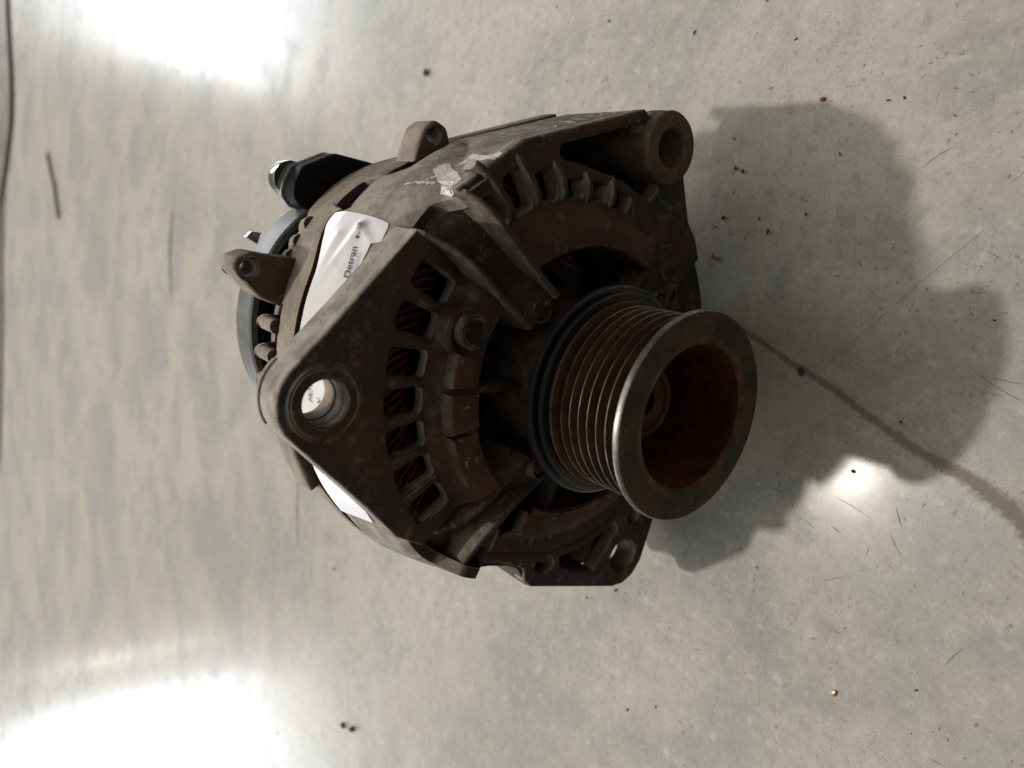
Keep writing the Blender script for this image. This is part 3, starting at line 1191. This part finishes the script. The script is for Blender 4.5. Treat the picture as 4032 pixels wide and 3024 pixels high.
# ---------------- white paint marks on the casting
def patch(name, poly, lift=.3, n=26, rough_edge=.25, mat='paint'):
    """irregular paint smear on the skirt; poly in (angle, z)"""
    xs = [p[0] for p in poly]
    ys = [p[1] for p in poly]
    V, F, idx = [], [], {}
    x0, x1, y0, y1 = min(xs), max(xs), min(ys), max(ys)

    def inside(x, y):
        c_ = False
        for i in range(len(poly)):
            (xa, ya), (xb, yb) = poly[i - 1], poly[i]
            if (ya > y) != (yb > y) and x < (xb - xa) * (y - ya) / (yb - ya) + xa:
                c_ = not c_
        return c_
    nx, ny = n * 2, n * 2
    for i in range(nx):
        for j in range(ny):
            x = x0 + (x1 - x0) * (i + .5) / nx
            y = y0 + (y1 - y0) * (j + .5) / ny
            e = mnoise.noise(Vector((x * 1.3, y * 1.3, 3.1)))
            if inside(x + e * rough_edge * 2, y + e * rough_edge * 3) and mnoise.noise(Vector((x * 2.5, y * 2.2, 9))) < .42:
                q = []
                for di, dj in ((0, 0), (1, 0), (1, 1), (0, 1)):
                    key = (i + di, j + dj)
                    if key not in idx:
                        idx[key] = len(V)
                        a = x0 + (x1 - x0) * (i + di) / nx
                        z = y0 + (y1 - y0) * (j + dj) / ny
                        x_, y_ = pol(112, a)
                        V.append(onto((x_, y_, z), (-x_, -y_, 0)) or on_skirt(a, z, lift))
                    q.append(idx[key])
                F.append(tuple(q))
    o = make(name, [(V, F)], mat, SK, 80)
    return o


def onto(o_, d_):
    """first point of the casting met from o_ (mm) along d_"""
    p = W(*o_)
    q = (W(*d_) - W(0, 0, 0)).normalized()
    hit, loc, nn, _, ob, _ = scene.ray_cast(bpy.context.evaluated_depsgraph_get(), p, q)
    if not hit or ob.name == 'floor':
        return None
    loc = loc - q * .00016
    return (loc.x * 1000, loc.z * 1000 - H, -loc.y * 1000)


bpy.context.view_layer.update()
patch('paint_smear', [(40.0, -84.5), (37.8, -83.5), (36.6, -81), (38.0, -77.5), (39.3, -72), (42.4, -63.8), (44.8, -63.2), (47, -62.8), (46.6, -70.0), (44.6, -72), (42.8, -77.5)])
patch('paint_smear', [(37.5, -78.2), (35.2, -77), (33.8, -77.2), (31.2, -78), (32.0, -72.2), (31.8, -65.5), (30.6, -64.2), (31.4, -61), (34.2, -60.6), (34.1, -64.5), (34.2, -73.2), (35.4, -75.4)])
patch('paint_smear', [(47.4, -87.5), (46.8, -87.2), (45.1, -83.2), (44.2, -79.0), (43.8, -75.6), (44.6, -75.6), (45.4, -80), (46.0, -83.8)])
patch('paint_smear', [(44.8, -81.8), (44.2, -81.6), (42.0, -79.4), (42.4, -78.6)])


def chalk(strokes):
    for st in strokes:
        V, F = [], []
        pts = []
        for (u0, z0), (u1, z1) in zip(st, st[1:]):
            for k in range(6):
                pts.append((u0 + (u1 - u0) * k / 6, z0 + (z1 - z0) * k / 6))
        pts.append(st[-1])
        ok = []
        for i, (u, z) in enumerate(pts):
            (ua, za), (ub, zb) = pts[max(0, i - 1)], pts[min(len(pts) - 1, i + 1)]
            tx, tz = ub - ua, zb - za
            l_ = math.hypot(tx, tz) or 1
            w_ = .55 + .25 * mnoise.noise(Vector((u, z, 4)))
            for sg in (-1, 1):
                uu, zz = u - tz / l_ * w_ * sg, z + tx / l_ * w_ * sg
                x, y = 78.2 + .374 * uu, 36.5 - .927 * uu
                h = onto((x + .927 * 12, y + .374 * 12, zz), (-.927, -.374, 0))
                V.append(h or (x, y, zz))
        for i in range(len(pts) - 1):
            F.append((2 * i, 2 * i + 1, 2 * i + 3, 2 * i + 2))
        make('paint_mark', [(V, F)], 'chalk', E2, 80)


M['chalk'] = simple('pale_marker', (.42, .39, .36), .8, 0, 500, .4, .0001)
chalk([[(22, -70), (28, -76), (33, -72), (36, -80)], [(31, -68), (37, -84)], [(38, -70), (41, -80), (44, -72), (42, -82)],
       [(44, -70), (49, -72), (46, -77), (50, -78), (47, -86), (43, -84)], [(50, -68), (54, -71), (51, -76), (55, -79), (52, -88)], [(24, -66), (30, -66)]])

# ================================================================ small things on the floor


def ribbon_floor(name, pts, widths, mat, lift=.0004):
    P = [Vector((x, y, 0)) for x, y in pts]
    # resample smooth
    Q, WD = [], []
    n = len(P)
    for i in range(n - 1):
        p0, p1, p2, p3 = P[max(i - 1, 0)], P[i], P[i + 1], P[min(i + 2, n - 1)]
        for k in range(8):
            t = k / 8
            q = .5 * ((2 * p1) + (p2 - p0) * t + (2 * p0 - 5 * p1 + 4 * p2 - p3) * t * t + (3 * p1 - p0 - 3 * p2 + p3) * t ** 3)
            Q.append(q)
            WD.append(widths[i] + (widths[i + 1] - widths[i]) * t)
    Q.append(P[-1])
    WD.append(widths[-1])
    me = bpy.data.meshes.new(name)
    V, F, UV = [], [], []
    for i, q in enumerate(Q):
        t = (Q[min(i + 1, len(Q) - 1)] - Q[max(i - 1, 0)]).normalized()
        s = Vector((-t.y, t.x, 0)) * WD[i] / 2
        V += [tuple(q - s + Vector((0, 0, lift))), tuple(q + s + Vector((0, 0, lift)))]
    for i in range(len(Q) - 1):
        F.append((2 * i, 2 * i + 1, 2 * i + 3, 2 * i + 2))
    me.from_pydata(V, [], F)
    uv = me.uv_layers.new(name='UVMap')
    for lp in me.loops:
        uv.data[lp.index].uv = (lp.vertex_index % 2, (lp.vertex_index // 2) / len(Q))
    me.materials.append(M[mat])
    o = bpy.data.objects.new(name, me)
    COL.objects.link(o)
    return o


label(ribbon_floor('dirt_streak', [(.0300, .0600), (.0226, .0373), (.0156, .0182), (.0099, .0009), (.0014, -.0196), (-.0056, -.0381), (-.0097, -.0545), (-.0152, -.0672), (-.022, -.076), (-.028, -.086)],
                   [.003, .0042, .0046, .0044, .005, .006, .0085, .011, .012, .012], 'dirt'),
      'brown curved streak of dirt running out from under the pulley', 'dirt streak')
label(ribbon_floor('floor_scratch', [(.0091, .0126), (.0331, -.005), (.0584, -.0247), (.0746, -.0385)], [.0006, .0011, .0010, .0005], 'scratch'),
      'long pale scratch in the concrete crossing the shadow of the pulley', 'scratch')
label(ribbon_floor('floor_stain', [(.0317, .881), (-.0183, .8784), (-.0739, .8601)], [.02, .03, .014], 'stain', .0003),
      'dark narrow stain on the floor behind the terminal stud', 'stain')
label(ribbon_floor('floor_stain', [(-.1757, .4554), (-.2037, .4504), (-.2342, .4409)], [.006, .009, .004], 'stain', .0003),
      'faint dark drip stain beside the black-topped tall ear', 'stain')


rs = random.Random(5)
SV, SF = [], []
for k in range(34):
    x, y = rs.uniform(-.11, .10), rs.uniform(-.085, .06)
    a = rs.choice((.6, -.75, 1.3)) + rs.gauss(0, .25)
    ln = rs.uniform(.003, .013) * (2.2 if rs.random() < .12 else 1)
    w = rs.uniform(.00006, .00014)
    c_, s_ = cos(a), sin(a)
    b0 = len(SV)
    bend = rs.uniform(-.06, .06) * ln
    for t in (0, .25, .5, .75, 1):
        px, py = x + c_ * ln * t - s_ * bend * sin(pi * t), y + s_ * ln * t + c_ * bend * sin(pi * t)
        ww_ = w * sin(pi * min(.95, max(.06, t)))
        SV += [(px - s_ * ww_, py + c_ * ww_, .0003), (px + s_ * ww_, py - c_ * ww_, .0003)]
    for i in range(4):
        SF.append((b0 + 2 * i, b0 + 2 * i + 1, b0 + 2 * i + 3, b0 + 2 * i + 2))
M['hairline'] = simple('brown_hairline', (.23, .20, .165), .7, 0, 400, .5, .00001)
label(new_obj('hairline_scratches', SV, SF, 'hairline'), kind='stuff')


def bar_on_floor(name, pts, r, mat):
    P = [Vector((x, y, r * .9)) for x, y in pts]
    V, F = [], []
    n = 6
    for i, p in enumerate(P):
        t = (P[min(i + 1, len(P) - 1)] - P[max(i - 1, 0)]).normalized()
        s = Vector((-t.y, t.x, 0))
        for k in range(n):
            a = 2 * pi * k / n
            V.append(p + s * cos(a) * r + Vector((0, 0, sin(a) * r)))
    for i in range(len(P) - 1):
        for k in range(n):
            l = (k + 1) % n
            F.append((i * n + k, i * n + l, (i + 1) * n + l, (i + 1) * n + k))
    F.append(tuple(range(n)))
    F.append(tuple(range((len(P) - 1) * n, len(P) * n)))
    return new_obj(name, V, F, mat, None, 60)


M['stick'] = simple('dry_brown_stick', (.20, .13, .09), .8, 0, 60, .4)
M['crumb'] = simple('dark_grit', (.05, .04, .032), .85, 0, 600, .5)
M['tan_crumb'] = simple('tan_grit', (.30, .20, .11), .8, 0, 600, .4)
M['rust_crumb'] = simple('rust_flake', (.20, .07, .035), .8, 0, 600, .4)
M['copper_bit'] = simple('bare_copper', (.60, .27, .16), .35, .8, 600, .2)
label(bar_on_floor('dark_cord', [(.60, 2.56), (.5283, 2.5134), (.4273, 2.455), (.33, 2.385), (.2527, 2.335), (.1818, 2.322), (.0874, 2.375), (.0127, 2.432), (-.0936, 2.5173), (-.2, 2.60)], .005, 'black'),
      'thin dark cord lying in a slack curve on the far floor', 'cord')
M['far'] = simple('dark_far_strip', (.15, .13, .105), .6, 0, 14, .3, .0005, .2)  # darker brown strip along the far edge of the floor
edge = [(3, 3.4), (1.2, 2.9), (.7, 2.64), (.528, 2.525), (.427, 2.475), (.253, 2.355), (.182, 2.34), (.087, 2.395), (-.011, 2.43), (-.182, 2.42), (-.344, 2.35), (-.521, 2.32), (-.704, 2.30), (-.864, 2.36), (-1.3, 2.5), (-3, 2.9)]
vv = [(x, y, .004) for x, y in edge] + [(x, 6.0, .004) for x, y in reversed(edge)]
nE = len(edge)
label(new_obj('far_floor', vv, [(i, i + 1, 2 * nE - 2 - i, 2 * nE - 1 - i) for i in range(nE - 1)], 'far'), kind='structure')
label(bar_on_floor('stick', [(.0998, 1.7756), (.06, 1.72), (.0362, 1.6788), (-.0241, 1.6126)], .0032, 'stick'),
      'thin brown stick lying far behind the terminal block', 'stick')


def crumb(name, loc, size, mat, seed, flat=.6):
    bm = bmesh.new()
    bmesh.ops.create_icosphere(bm, subdivisions=1, radius=1)
    rnd = random.Random(seed)
    sx, sy = rnd.uniform(.7, 1.4), rnd.uniform(.6, 1.1)
    for v in bm.verts:
        k = rnd.uniform(.65, 1.2)
        v.co = Vector((v.co.x * sx * k, v.co.y * sy * k, v.co.z * flat * k)) * size
    zmin = min(v.co.z for v in bm.verts)
    for v in bm.verts:
        v.co.z -= zmin
    me = bpy.data.meshes.new(name)
    bm.to_mesh(me)
    bm.free()
    me.materials.append(M[mat])
    o = bpy.data.objects.new(name, me)
    COL.objects.link(o)
    o.location = (loc[0], loc[1], 0)
    o.rotation_euler = (0, 0, rnd.uniform(0, 6))
    return o


named = [
    ((.0552, .0686), .0024, 'tan_crumb', 'tan stone crumb on the shaded floor beside the rusty bracket', 'crumb'),
    ((.0685, .0715), .0015, 'tan_crumb', 'small ochre crumb in the shadow between dark flakes', 'crumb'),
    ((-.1055, -.0271), .0017, 'copper_bit', 'shiny copper snippet alone on the open floor', 'copper bit'),
    ((.0137, .0151), .0022, 'crumb', 'black crumb lying on the brown dirt streak', 'crumb'),
    ((-.019, -.0144), .0016, 'crumb', 'dark chip in the bright sheen by the shadow edge', 'chip'),
    ((-.333, .3148), .0050, 'crumb', 'larger of two black lumps in front of the white glare', 'lump'),
    ((-.3386, .3290), .0042, 'crumb', 'smaller round black lump paired with a larger one', 'lump'),
    ((.1534, .3283), .0042, 'crumb', 'dark flat chip on the floor left of the side lug', 'chip'),
    ((.1211, .0308), .0019, 'rust_crumb', 'brown grain on the lit floor past the upper shadow', 'grain'),
    ((.0939, .0657), .0017, 'rust_crumb', 'reddish grain near the round boss of the box ear', 'grain'),
]
for i, (loc, s_, mt, tx, ct) in enumerate(named):
    label(crumb('floor_crumb', loc, s_ * .72, mt, i + 3), tx, ct)
rnd = random.Random(21)
spots = [(.0724, .0672), (.0761, .0279), (.0926, .0618), (.1064, .0694), (-.4158, .4408), (-.2268, .3737), (.1664, .1599), (.1458, .0488), (.12, -.0014),
         (.0999, .019), (-.1149, .0882), (-.1385, .2904), (.1544, .1026), (-.0975, .5397), (-.0337, .4364), (.0731, .0492), (.068, .0435), (.0453, -.0489)]
for k in range(26):
    spots.append((rnd.uniform(-.17, .18), rnd.uniform(-.07, .30)))
proto = None
k = 0
for x, y in spots:
    if k >= 18 and -.11 < x < .11 and y > .0 and y < .2:
        continue
    d = math.hypot(x - .0428, y + .145)
    s_ = rnd.uniform(.0005, .0010) * (1 + .9 * d) if k < 18 else rnd.uniform(.00025, .0006) * (1 + 1.2 * d)
    if proto is None:
        proto = crumb('grit', (x, y), 1.0, 'crumb', 99)
        o = proto
    else:
        o = proto.copy()
        COL.objects.link(o)
    o.location = (x, y, 0)
    o.rotation_euler = (0, 0, rnd.uniform(0, 6))
    o.scale = (s_ * rnd.uniform(.8, 1.6), s_, s_ * .8)
    label(o, 'tiny dark speck of grit scattered on the concrete', 'grit', 'grit scattered over the concrete')
    k += 1
